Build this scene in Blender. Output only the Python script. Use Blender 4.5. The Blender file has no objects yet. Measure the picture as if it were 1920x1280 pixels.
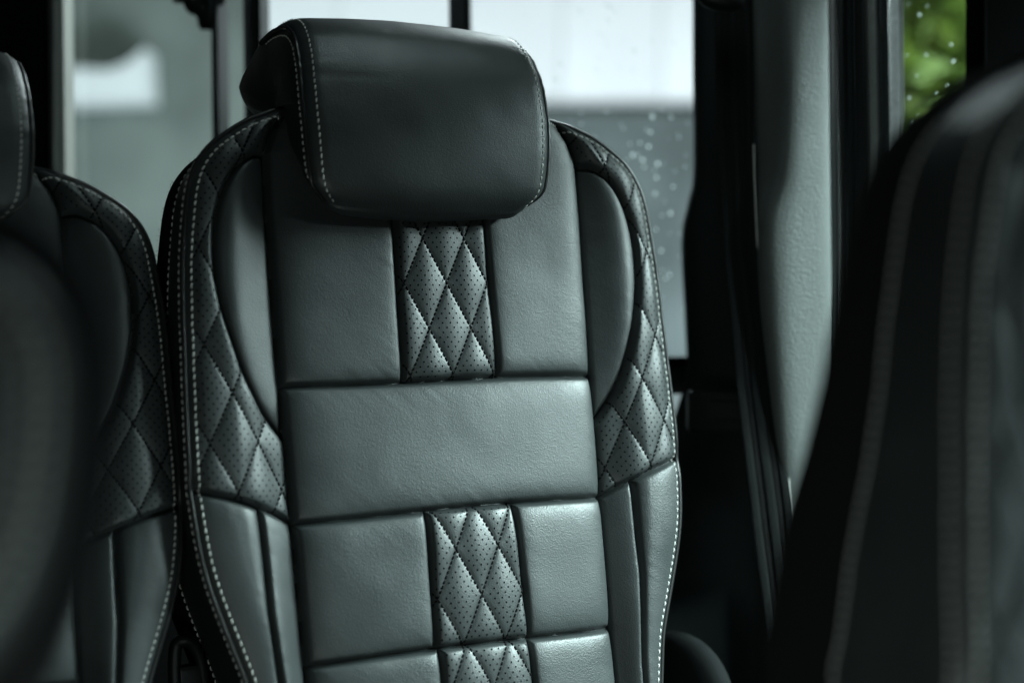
import bpy, math, random
import numpy as np
from mathutils import Vector

# ------------------------------------------------------------------ camera, light, exposure
scene = bpy.context.scene
COL = scene.collection
YAW, PITCH, LENS = math.radians(27.0), math.radians(2.5), 50.0
CAM = Vector((0.0, 0.0, 1.2))
FW = Vector((math.sin(YAW) * math.cos(PITCH), math.cos(YAW) * math.cos(PITCH), -math.sin(PITCH)))
RT = Vector((math.cos(YAW), -math.sin(YAW), 0.0))
UP = RT.cross(FW)
cam_data = bpy.data.cameras.new('camera')
cam_data.lens = LENS
cam_data.sensor_width = 36.0
cam_data.clip_start = 0.05
cam_data.clip_end = 200.0
cam_data.dof.use_dof = True
cam_data.dof.focus_distance = 1.25
cam_data.dof.aperture_fstop = 2.0
cam_data.dof.aperture_blades = 0
cam = bpy.data.objects.new('camera', cam_data)
COL.objects.link(cam)
cam.location = CAM
cam.rotation_euler = (math.pi / 2 - PITCH, 0.0, -YAW)
scene.camera = cam

world = bpy.data.worlds.new('World')
scene.world = world
world.use_nodes = True
world.node_tree.nodes['Background'].inputs[0].default_value = (0.55, 0.72, 0.70, 1)
world.node_tree.nodes['Background'].inputs[1].default_value = 0.004


def area_lamp(name, loc, target, sx, sy, power, color):
    d = bpy.data.lights.new(name, 'AREA')
    d.shape = 'RECTANGLE'
    d.size, d.size_y, d.energy, d.color = sx, sy, power, color
    o = bpy.data.objects.new(name, d)
    COL.objects.link(o)
    o.location = loc
    o.rotation_euler = (Vector(target) - Vector(loc)).to_track_quat('-Z', 'Y').to_euler()
    return o


# daylight through the open side door, the rear window and outdoors behind the van, plus added fill lamps
DAY = (0.76, 1.0, 0.99)
area_lamp('sky_daylight', (2.3, 0.40, 2.28), (0.55, 1.12, 1.1), 0.9, 0.6, 190.0, DAY)
area_lamp('door_daylight', (1.9, -0.5, 2.2), (0.6, 1.12, 1.0), 0.7, 0.5, 195.0, DAY)
area_lamp('low_front_fill', (0.9, -0.6, 0.5), (0.6, 1.1, 0.8), 0.6, 0.4, 4.0, DAY)  # low fill added in front to lift the left seat and armrest pad
area_lamp('roof_light', (0.62, 0.95, 1.97), (0.5, 1.12, 1.2), 0.3, 0.2, 1.0, DAY)  # fill added over the headrest, not a lamp of the van
area_lamp('flank_fill', (0.0, 0.3, 0.72), (0.46, 0.5, 1.1), 0.3, 0.3, 1.3, (0.84, 1.0, 0.94))  # fill added low in front to brighten the near right seat's flank
area_lamp('rear_daylight', (1.75, 2.35, 2.6), (0.68, 1.2, 1.3), 0.6, 0.6, 26.0, (0.82, 0.98, 1.0))
area_lamp('outdoor_daylight', (3.6, 4.0, -1.2), (4.4, 9.0, 1.6), 4.0, 2.0, 480.0, (0.80, 0.92, 1.0))
area_lamp('garden_daylight', (2.3, 2.2, 4.2), (3.6, 3.2, 1.5), 1.5, 1.5, 92.0, (1.0, 1.0, 0.92))

scene.view_settings.view_transform = 'Standard'
scene.view_settings.look = 'None'
scene.view_settings.exposure = 0.4
scene.view_settings.gamma = 1.0
scene.view_settings.use_curve_mapping = False
scene.cycles.use_denoising = True
scene.cycles.max_bounces = 8
scene.cycles.transparent_max_bounces = 12

PX = LENS / 36.0 * 1920.0


def at(x, y, depth):
    """point in the van at a view depth along the line of sight through a picture point (x, y of 1920 x 1280)"""
    return CAM + (FW + RT * ((x - 960.0) / PX) - UP * ((y - 640.0) / PX)) * depth


rng = random.Random(7)
nrng = np.random.default_rng(11)

# ------------------------------------------------------------------ materials


def new_mat(name):
    m = bpy.data.materials.new(name)
    m.use_nodes = True
    nt = m.node_tree
    b = nt.nodes['Principled BSDF']
    return m, nt, b


def plain(name, col, rough=0.5, spec=0.5, metal=0.0, noise=None):
    m, nt, b = new_mat(name)
    b.inputs['Base Color'].default_value = (*col, 1)
    b.inputs['Roughness'].default_value = rough
    b.inputs['Specular IOR Level'].default_value = spec
    b.inputs['Metallic'].default_value = metal
    if noise:
        scale, amount, bump = noise
        tc = nt.nodes.new('ShaderNodeTexCoord')
        n = nt.nodes.new('ShaderNodeTexNoise')
        n.inputs['Scale'].default_value = scale
        n.inputs['Detail'].default_value = 5
        nt.links.new(tc.outputs['Object'], n.inputs['Vector'])
        mix = nt.nodes.new('ShaderNodeMix')
        mix.data_type = 'RGBA'
        mix.inputs['A'].default_value = (*[c * (1 - amount) for c in col], 1)
        mix.inputs['B'].default_value = (*[min(1, c * (1 + amount)) for c in col], 1)
        nt.links.new(n.outputs['Fac'], mix.inputs['Factor'])
        nt.links.new(mix.outputs['Result'], b.inputs['Base Color'])
        if bump:
            bp = nt.nodes.new('ShaderNodeBump')
            bp.inputs['Strength'].default_value = bump
            bp.inputs['Distance'].default_value = 0.001
            nt.links.new(n.outputs['Fac'], bp.inputs['Height'])
            nt.links.new(bp.outputs['Normal'], b.inputs['Normal'])
    return m


def leather(name, col, rough, grain=650.0, strength=0.35, spec=0.5, crease=0.0):
    m, nt, b = new_mat(name)
    tc = nt.nodes.new('ShaderNodeTexCoord')
    warp = nt.nodes.new('ShaderNodeTexNoise')
    warp.inputs['Scale'].default_value = grain * 0.35
    warp.inputs['Detail'].default_value = 2
    nt.links.new(tc.outputs['Object'], warp.inputs['Vector'])
    add = nt.nodes.new('ShaderNodeMix')
    add.data_type = 'VECTOR'
    add.inputs['Factor'].default_value = 0.0025
    nt.links.new(tc.outputs['Object'], add.inputs['A'])
    nt.links.new(warp.outputs['Color'], add.inputs['B'])
    vo = nt.nodes.new('ShaderNodeTexVoronoi')
    vo.feature = 'F1'
    vo.inputs['Scale'].default_value = grain
    nt.links.new(add.outputs['Result'], vo.inputs['Vector'])
    big = nt.nodes.new('ShaderNodeTexNoise')
    big.inputs['Scale'].default_value = 26
    big.inputs['Detail'].default_value = 6
    nt.links.new(tc.outputs['Object'], big.inputs['Vector'])
    fine = nt.nodes.new('ShaderNodeTexNoise')
    fine.inputs['Scale'].default_value = grain * 0.9
    fine.inputs['Detail'].default_value = 4
    nt.links.new(tc.outputs['Object'], fine.inputs['Vector'])
    h = nt.nodes.new('ShaderNodeMath')
    h.operation = 'MULTIPLY_ADD'
    nt.links.new(fine.outputs['Fac'], h.inputs[0])
    h.inputs[1].default_value = 0.8
    nt.links.new(vo.outputs['Distance'], h.inputs[2])
    height = h.outputs[0]
    if crease:
        cr = nt.nodes.new('ShaderNodeTexNoise')
        cr.inputs['Scale'].default_value = 260
        cr.inputs['Detail'].default_value = 6
        cr.inputs['Distortion'].default_value = 1.2
        nt.links.new(tc.outputs['Object'], cr.inputs['Vector'])
        h2 = nt.nodes.new('ShaderNodeMath')
        h2.operation = 'MULTIPLY_ADD'
        nt.links.new(cr.outputs['Fac'], h2.inputs[0])
        h2.inputs[1].default_value = crease
        nt.links.new(height, h2.inputs[2])
        height = h2.outputs[0]
    bump = nt.nodes.new('ShaderNodeBump')
    bump.inputs['Strength'].default_value = strength
    bump.inputs['Distance'].default_value = 0.0006
    nt.links.new(height, bump.inputs['Height'])
    nt.links.new(bump.outputs['Normal'], b.inputs['Normal'])
    ramp = nt.nodes.new('ShaderNodeMapRange')
    ramp.inputs['From Min'].default_value = 0.3
    ramp.inputs['From Max'].default_value = 0.7
    ramp.inputs['To Min'].default_value = rough - 0.05
    ramp.inputs['To Max'].default_value = rough + 0.06
    nt.links.new(big.outputs['Fac'], ramp.inputs['Value'])
    nt.links.new(ramp.outputs['Result'], b.inputs['Roughness'])
    mix = nt.nodes.new('ShaderNodeMix')
    mix.data_type = 'RGBA'
    mix.inputs['A'].default_value = (*[c * 0.86 for c in col], 1)
    mix.inputs['B'].default_value = (*[c * 1.14 for c in col], 1)
    nt.links.new(big.outputs['Fac'], mix.inputs['Factor'])
    nt.links.new(mix.outputs['Result'], b.inputs['Base Color'])
    b.inputs['Specular IOR Level'].default_value = spec
    return m


M = {}
M['leather'] = leather('black_leather', (0.026, 0.030, 0.030), 0.46, grain=800, strength=0.26)
M['quilt'] = leather('black_perforated_leather', (0.026, 0.030, 0.030), 0.44, grain=820, strength=0.19)
M['side'] = leather('shaded_side_leather', (0.012, 0.014, 0.014), 0.5)  # seat leather darkened, shade of the sides put into the colour
M['vinyl'] = leather('grey_vinyl_trim', (0.075, 0.084, 0.08), 0.62, grain=520, strength=0.7, crease=1.6)
M['hole'] = plain('perforation_black', (0.002, 0.002, 0.002), 0.9, 0.0)
M['thread'] = plain('pale_grey_thread', (0.50, 0.50, 0.47), 0.7, 0.3, noise=(2500, 0.25, 0.0))
M['dark_thread'] = plain('black_thread', (0.004, 0.004, 0.004), 0.8, 0.1)
M['piping'] = plain('black_piping', (0.014, 0.014, 0.014), 0.38, 0.5)
M['fabric'] = plain('black_pile_fabric', (0.006, 0.006, 0.006), 0.95, 0.1, noise=(900, 0.5, 0.8))
M['plastic'] = plain('black_plastic', (0.004, 0.005, 0.005), 0.5, 0.25, noise=(300, 0.2, 0.15))
M['trim'] = plain('dark_trim_plastic', (0.008, 0.011, 0.011), 0.7, 0.2, noise=(500, 0.25, 0.35))
M['rubber'] = plain('black_rubber', (0.012, 0.013, 0.013), 0.4, 0.5, noise=(400, 0.3, 0.2))
M['metal'] = plain('brushed_metal_trim', (0.72, 0.77, 0.77), 0.42, 0.5, 0.15, noise=(220, 0.45, 0.5))
M['grey_metal'] = plain('dull_grey_metal_trim', (0.22, 0.23, 0.22), 0.45, 0.5, 0.6, noise=(120, 0.3, 0.2))
M['reflection_trim'] = plain('reflection_trim', (0.62, 0.64, 0.60), 0.45, 0.5)  # pale colour stands in for light reflected by a metal strip
M['webbing'] = plain('black_webbing', (0.005, 0.006, 0.006), 0.85, 0.15, noise=(1500, 0.5, 0.6))
M['webbing_dark'] = plain('black_webbing_groove', (0.002, 0.002, 0.002), 0.85, 0.2, noise=(1500, 0.5, 0.6))
M['white_wall'] = plain('white_cladding', (0.80, 0.80, 0.79), 0.6, 0.3, noise=(0.9, 0.18, 0.0))
M['grey_wall'] = plain('grey_render_wall', (0.10, 0.118, 0.114), 0.8, 0.2, noise=(2.2, 0.75, 0.0))
M['green_wall'] = plain('grey_green_wall', (0.16, 0.185, 0.165), 0.8, 0.2, noise=(1.8, 0.7, 0.0))
M['white_paint'] = plain('white_paint', (0.85, 0.87, 0.86), 0.35, 0.5)
M['bark'] = plain('bark', (0.09, 0.06, 0.04), 0.9, 0.2, noise=(30, 0.4, 0.4))


def glass_mat(name, tint, gloss=0.06):
    m = bpy.data.materials.new(name)
    m.use_nodes = True
    nt = m.node_tree
    nt.nodes.clear()
    out = nt.nodes.new('ShaderNodeOutputMaterial')
    tr = nt.nodes.new('ShaderNodeBsdfTransparent')
    tr.inputs[0].default_value = (*tint, 1)
    gl = nt.nodes.new('ShaderNodeBsdfGlossy')
    gl.inputs['Roughness'].default_value = 0.03
    mx = nt.nodes.new('ShaderNodeMixShader')
    mx.inputs[0].default_value = gloss
    nt.links.new(tr.outputs[0], mx.inputs[1])
    nt.links.new(gl.outputs[0], mx.inputs[2])
    nt.links.new(mx.outputs[0], out.inputs['Surface'])
    return m


M['glass'] = glass_mat('tinted_window_glass', (0.94, 0.965, 0.965))
m = bpy.data.materials.new('water_drop')
m.use_nodes = True
nt = m.node_tree
nt.nodes.clear()
w_out = nt.nodes.new('ShaderNodeOutputMaterial')
w_tr = nt.nodes.new('ShaderNodeBsdfTransparent')
w_tl = nt.nodes.new('ShaderNodeBsdfTranslucent')
w_tl.inputs[0].default_value = (0.95, 0.97, 0.97, 1)
w_mx = nt.nodes.new('ShaderNodeMixShader')
w_mx.inputs[0].default_value = 0.6
nt.links.new(w_tr.outputs[0], w_mx.inputs[1])
nt.links.new(w_tl.outputs[0], w_mx.inputs[2])
nt.links.new(w_mx.outputs[0], w_out.inputs['Surface'])
M['water'] = m

m, nt, b = new_mat('leaf')
oi = nt.nodes.new('ShaderNodeTexCoord')
ns = nt.nodes.new('ShaderNodeTexNoise')
ns.inputs['Scale'].default_value = 2.6
nt.links.new(oi.outputs['Object'], ns.inputs['Vector'])
cr = nt.nodes.new('ShaderNodeValToRGB')
cr.color_ramp.elements[0].position = 0.35
cr.color_ramp.elements[0].color = (0.055, 0.085, 0.018, 1)
cr.color_ramp.elements[1].position = 0.65
cr.color_ramp.elements[1].color = (0.13, 0.20, 0.025, 1)
nt.links.new(ns.outputs['Fac'], cr.inputs[0])
nt.links.new(cr.outputs[0], b.inputs['Base Color'])
b.inputs['Roughness'].default_value = 0.5
b.inputs['Subsurface Weight'].default_value = 0.0
M['leaf'] = m

# ------------------------------------------------------------------ object helpers


def mesh_obj(name, verts, faces, mat, parent=None, smooth=True, kind=None):
    me = bpy.data.meshes.new(name)
    verts = np.asarray(verts, dtype=np.float32)
    if isinstance(faces, np.ndarray):
        nf, k = faces.shape
        me.vertices.add(len(verts))
        me.vertices.foreach_set('co', verts.ravel())
        me.loops.add(nf * k)
        me.loops.foreach_set('vertex_index', faces.astype(np.int32).ravel())
        me.polygons.add(nf)
        me.polygons.foreach_set('loop_start', np.arange(0, nf * k, k, dtype=np.int32))
        me.polygons.foreach_set('loop_total', np.full(nf, k, dtype=np.int32))
        me.update(calc_edges=True)
    else:
        me.from_pydata([tuple(map(float, v)) for v in verts], [], faces)
        me.update()
    if smooth:
        me.polygons.foreach_set('use_smooth', np.ones(len(me.polygons), dtype=bool))
    me.materials.append(mat if not isinstance(mat, str) else M[mat])
    o = bpy.data.objects.new(name, me)
    COL.objects.link(o)
    if parent is not None:
        o.parent = parent
    if kind:
        o['kind'] = kind
    return o


def empty(name, parent=None, loc=(0, 0, 0)):
    o = bpy.data.objects.new(name, None)
    o.empty_display_size = 0.05
    COL.objects.link(o)
    o.location = loc
    if parent is not None:
        o.parent = parent
    return o


def tag(o, label, category, group=None):
    o['label'] = label
    o['category'] = category
    if group:
        o['group'] = group
    return o


def copy_tree(o, parent=None):
    c = o.copy()
    COL.objects.link(c)
    c.parent = parent
    for ch in list(o.children):
        copy_tree(ch, c)
    return c


def grid_faces(nu, nv, closed_u=False, closed_v=False):
    iu = np.arange(nu if closed_u else nu - 1)
    iv = np.arange(nv if closed_v else nv - 1)
    a, b = np.meshgrid(iu, iv, indexing='ij')
    a2, b2 = (a + 1) % nu, (b + 1) % nv
    return np.stack([a * nv + b, a2 * nv + b, a2 * nv + b2, a * nv + b2], -1).reshape(-1, 4)


def tube(path, radius, seg=8, closed=False):
    """verts, quad faces of a tube along a 3D path (radius scalar or per point)"""
    P = np.asarray(path, float)
    n = len(P)
    T = np.roll(P, -1, 0) - np.roll(P, 1, 0)
    if not closed:
        T[0], T[-1] = P[1] - P[0], P[-1] - P[-2]
    T /= np.linalg.norm(T, axis=1)[:, None] + 1e-12
    ref = np.array([0.31, 0.83, 0.46])
    A = np.cross(T, ref)
    A /= np.linalg.norm(A, axis=1)[:, None] + 1e-12
    B = np.cross(T, A)
    ang = np.linspace(0, 2 * np.pi, seg, endpoint=False)
    r = np.broadcast_to(np.asarray(radius, float), (n,))
    V = P[:, None, :] + r[:, None, None] * (A[:, None, :] * np.cos(ang)[None, :, None] + B[:, None, :] * np.sin(ang)[None, :, None])
    return V.reshape(-1, 3), grid_faces(n, seg, closed, True)


def resample(P, step):
    P = np.asarray(P, float)
    s = np.concatenate([[0], np.cumsum(np.linalg.norm(np.diff(P, axis=0), axis=1))])
    n = max(2, int(round(s[-1] / step)) + 1)
    t = np.linspace(0, s[-1], n)
    return np.stack([np.interp(t, s, P[:, k]) for k in range(P.shape[1])], 1)


def catmull(P, n, closed=False):
    """smooth curve through points, n samples per span"""
    P = np.asarray(P, float)
    if closed:
        Q = np.concatenate([P[-1:], P, P[:2]])
        spans = len(P)
    else:
        Q = np.concatenate([2 * P[:1] - P[1:2], P, 2 * P[-1:] - P[-2:-1]])
        spans = len(P) - 1
    out = []
    t = np.linspace(0, 1, n, endpoint=False)[:, None]
    for i in range(spans):
        p0, p1, p2, p3 = Q[i], Q[i + 1], Q[i + 2], Q[i + 3]
        out.append(0.5 * (2 * p1 + (p2 - p0) * t + (2 * p0 - 5 * p1 + 4 * p2 - p3) * t ** 2 + (3 * p1 - p0 - 3 * p2 + p3) * t ** 3))
    out = np.concatenate(out)
    if not closed:
        out = np.concatenate([out, P[-1:]])
    return out


def box_parts(pieces):
    """joined box verts/faces: pieces are (centre, half axes x, y, z as vectors)"""
    V, Fc = [], []
    for c, ax, ay, az in pieces:
        b0 = len(V)
        for sx in (-1, 1):
            for sy in (-1, 1):
                for sz in (-1, 1):
                    V.append(np.asarray(c) + sx * np.asarray(ax) + sy * np.asarray(ay) + sz * np.asarray(az))
        for f in ((0, 1, 3, 2), (4, 6, 7, 5), (0, 4, 5, 1), (2, 3, 7, 6), (0, 2, 6, 4), (1, 5, 7, 3)):
            Fc.append([b0 + i for i in f])
    return np.array(V), np.array(Fc)


def slab(name, c, half, mat, parent=None, bevel=0.004, rot=None):
    """bevelled box mesh"""
    import bmesh
    bm = bmesh.new()
    bmesh.ops.create_cube(bm, size=2.0)
    for v in bm.verts:
        v.co = Vector((v.co.x * half[0], v.co.y * half[1], v.co.z * half[2]))
    if bevel:
        bmesh.ops.bevel(bm, geom=bm.edges[:], offset=bevel, segments=2, affect='EDGES', profile=0.6)
    me = bpy.data.meshes.new(name)
    bm.to_mesh(me)
    bm.free()
    me.materials.append(M[mat])
    o = bpy.data.objects.new(name, me)
    COL.objects.link(o)
    o.location = c
    if rot:
        o.rotation_euler = rot
    if parent is not None:
        o.parent = parent
    return o


def stitch_mesh(P, Nr, pitch, length, width, lift, slant=0.0, jitter=0.0):
    """short threads along a path P with surface normals Nr: six-sided, tapered, sunk at both ends"""
    P, Nr = np.asarray(P, float), np.asarray(Nr, float)
    s = np.concatenate([[0], np.cumsum(np.linalg.norm(np.diff(P, axis=0), axis=1))])
    k = np.arange(pitch * 0.5, s[-1], pitch)
    if jitter:
        k = k + nrng.normal(0, jitter, len(k))
    def ev(A, t):
        return np.stack([np.interp(t, s, A[:, j]) for j in range(3)], 1)
    a, c, b = ev(P, k - length / 2), ev(P, k), ev(P, k + length / 2)
    nn = ev(Nr, k)
    nn /= np.linalg.norm(nn, axis=1)[:, None]
    t = b - a
    t /= np.linalg.norm(t, axis=1)[:, None] + 1e-12
    sd = np.cross(nn, t)
    a = a + sd * slant * length
    b = b - sd * slant * length
    rings = []
    for f, wd, up in ((0.0, 0.45, -0.5), (0.18, 0.95, 0.55), (0.5, 1.0, 1.0), (0.82, 0.95, 0.55), (1.0, 0.45, -0.5)):
        q = a + (b - a) * f + (c - (a + b) / 2) * (1 - abs(2 * f - 1)) + nn * lift * up
        ring = [q + sd * (width * wd * 0.5 * math.cos(g)) + nn * (width * wd * 0.42 * math.sin(g)) for g in np.linspace(0, 2 * np.pi, 6, endpoint=False)]
        rings.append(np.stack(ring, 1))
    V = np.stack(rings, 1)                       # stitch, ring, 6, 3
    f1 = grid_faces(5, 6, False, True)
    F_ = (np.arange(len(k))[:, None, None] * 30 + f1[None]).reshape(-1, 4)
    return V.reshape(-1, 3), F_


# ------------------------------------------------------------------ smooth noise on arrays
TAB = nrng.random((128, 128)) * 2 - 1


def vnoise(x, y, off=0):
    x, y = np.asarray(x) + off * 17.3, np.asarray(y) + off * 31.7
    xi, yi = np.floor(x).astype(int), np.floor(y).astype(int)
    fx, fy = x - xi, y - yi
    fx, fy = fx * fx * fx * (fx * (6 * fx - 15) + 10), fy * fy * fy * (fy * (6 * fy - 15) + 10)
    g = lambda a, b: TAB[a % 128, b % 128]
    return (g(xi, yi) * (1 - fx) + g(xi + 1, yi) * fx) * (1 - fy) + (g(xi, yi + 1) * (1 - fx) + g(xi + 1, yi + 1) * fx) * fy


def poly_dist(u, w, poly):
    d = np.full(u.shape, 1e9)
    for (x0, y0), (x1, y1) in zip(poly[:-1], poly[1:]):
        dx, dy = x1 - x0, y1 - y0
        t = np.clip(((u - x0) * dx + (w - y0) * dy) / (dx * dx + dy * dy + 1e-15), 0, 1)
        np.minimum(d, (u - x0 - t * dx) ** 2 + (w - y0 - t * dy) ** 2, out=d)
    return np.sqrt(d)


# ------------------------------------------------------------------ the seat
# seat frame: u to the side, w up the backrest, n out of the backrest towards the sitter (metres)
BASE = 0.42      # the seat root sits this far below w = 0


def loc3(u, w, n):
    return np.stack([np.broadcast_to(u, np.shape(n)), -np.asarray(n), np.broadcast_to(w, np.shape(n)) + BASE], -1)


half_outline = np.array([(0, .250), (.06, .2495), (.105, .246), (.128, .2405), (.147, .233), (.167, .2245), (.186, .2125), (.201, .200),
                         (.212, .184), (.2185, .164), (.2220, .140), (.2255, .107), (.2272, .070), (.2280, .035), (.2288, .005),
                         (.2294, -.028), (.2296, -.06), (.2290, -.087), (.2268, -.113), (.2222, -.143), (.2145, -.172), (.206, -.198),
                         (.1965, -.226), (.192, -.243), (.186, -.28), (.178, -.33), (.175, -.37)])
half_outline = catmull(half_outline, 6)
W_MIN = -0.345
col_w = np.array([(.243, .122), (.238, .130), (.220, .143), (.200, .150), (.146, .1508), (.11, .1502), (.07, .1497), (.03, .149), (0, .1485),
                  (-.03, .1482), (-.06, .1475), (-.1, .1465), (-.14, .1452), (-.19, .144), (-.24, .143), (-.4, .141)])[::-1]
ear = catmull([(.149, .200), (.163, .1965), (.179, .184), (.191, .1655), (.1985, .143), (.2018, .119), (.2010, .092), (.1965, .063),
               (.1895, .036), (.1805, .010), (.1695, -.013), (.157, -.031), (.146, -.044)], 5)
low_seam = np.array([(.140, -.1125), (.147, -.1095), (.158, -.104), (.17, -.0985), (.195, -.0893), (.214, -.0832), (.231, -.078)])
div_seam = np.array([(-.4, .163), (-.26, .167), (-.216, .171), (-.18, .174), (-.147, .1745), (-.116, .1755), (-.09, .1765)])
ROWS = (0.002, -0.110, -0.2255)
insert_c = [(.0035, .0435, .0455), (.009, .0415, .0440), (.0105, .0420, .044)]   # centre, half width top, half width bottom
insert_rng = [(.25, ROWS[0]), (ROWS[0], ROWS[1]), (ROWS[1], ROWS[2])]
lattice0 = [(.0045, .0870), (.0095, -.1835), (.0125, -.262)]
QW, QH = 0.040, 0.080
bolster_node = (.194, -.003)

N_EDGE = 0.016


def f_col(w):
    return np.interp(w, col_w[:, 0], col_w[:, 1])


def lattice(u, w, node, qw=QW, qh=QH):
    a = (u - node[0]) / qw + (w - node[1]) / qh
    b = (u - node[0]) / qw - (w - node[1]) / qh
    return a, b


def row_of(u, w):
    h1 = ROWS[0] + 0.0012 * np.sin(u * 21)
    h2 = ROWS[1] + 0.0012 * np.sin(u * 17 + 1) + 0.004 * u
    h3 = ROWS[2] + 0.0014 * np.sin(u * 19 + 2)
    r = np.zeros(np.shape(u), int)
    r[w < h1] = 1
    r[w < h2] = 2
    r[w < h3] = 3
    dh = np.minimum(np.minimum(np.abs(w - h1), np.abs(w - h2)), np.abs(w - h3))
    return r, dh


def insert_edges(r, w):
    """centre and half width of the quilted insert for the rows 0, 2, 3 (row 1 has none)"""
    c = np.choose(r, [insert_c[0][0], 0.0, insert_c[1][0], insert_c[2][0]])
    t0 = np.clip((0.15 - w) / 0.148, 0, 1)
    t2 = np.clip((ROWS[1] - w) / 0.115, 0, 1)
    t3 = np.clip((ROWS[2] - w) / 0.115, 0, 1)
    h0 = insert_c[0][1] + (insert_c[0][2] - insert_c[0][1]) * t0
    h2 = insert_c[1][1] + (insert_c[1][2] - insert_c[1][1]) * t2
    h3 = insert_c[2][1] + (insert_c[2][2] - insert_c[2][1]) * t3
    return c, np.choose(r, [h0, np.full_like(w, -1.0), h2, h3])


# region codes: 10r left of insert, 10r+1 insert, 10r+2 right of insert (r = row 0..3), side regions 100/200 + 0 ear, 1 quilt, 2 lower inner, 3 lower outer
def regions(u, w):
    x = np.abs(u)
    r, dh = row_of(u, w)
    c, hw = insert_edges(r, w)
    reg = np.where(r == 1, 10, np.where(u < c - hw, 10 * r, np.where(u > c + hw, 10 * r + 2, 10 * r + 1)))
    side = np.where(u < 0, 100, 200)
    xe = np.interp(w, ear[::-1, 1], ear[::-1, 0])
    is_ear = (w > -.044) & (w < .2005) & (x < xe)
    lowb = np.interp(x, low_seam[:, 0], low_seam[:, 1])
    is_low = w < lowb
    xd = np.interp(w, div_seam[:, 0], div_seam[:, 1])
    sreg = np.where(is_ear, 0, np.where(is_low, np.where(x < xd, 2, 3), 1))
    return np.where(x < f_col(w), reg, side + sreg)


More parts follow.
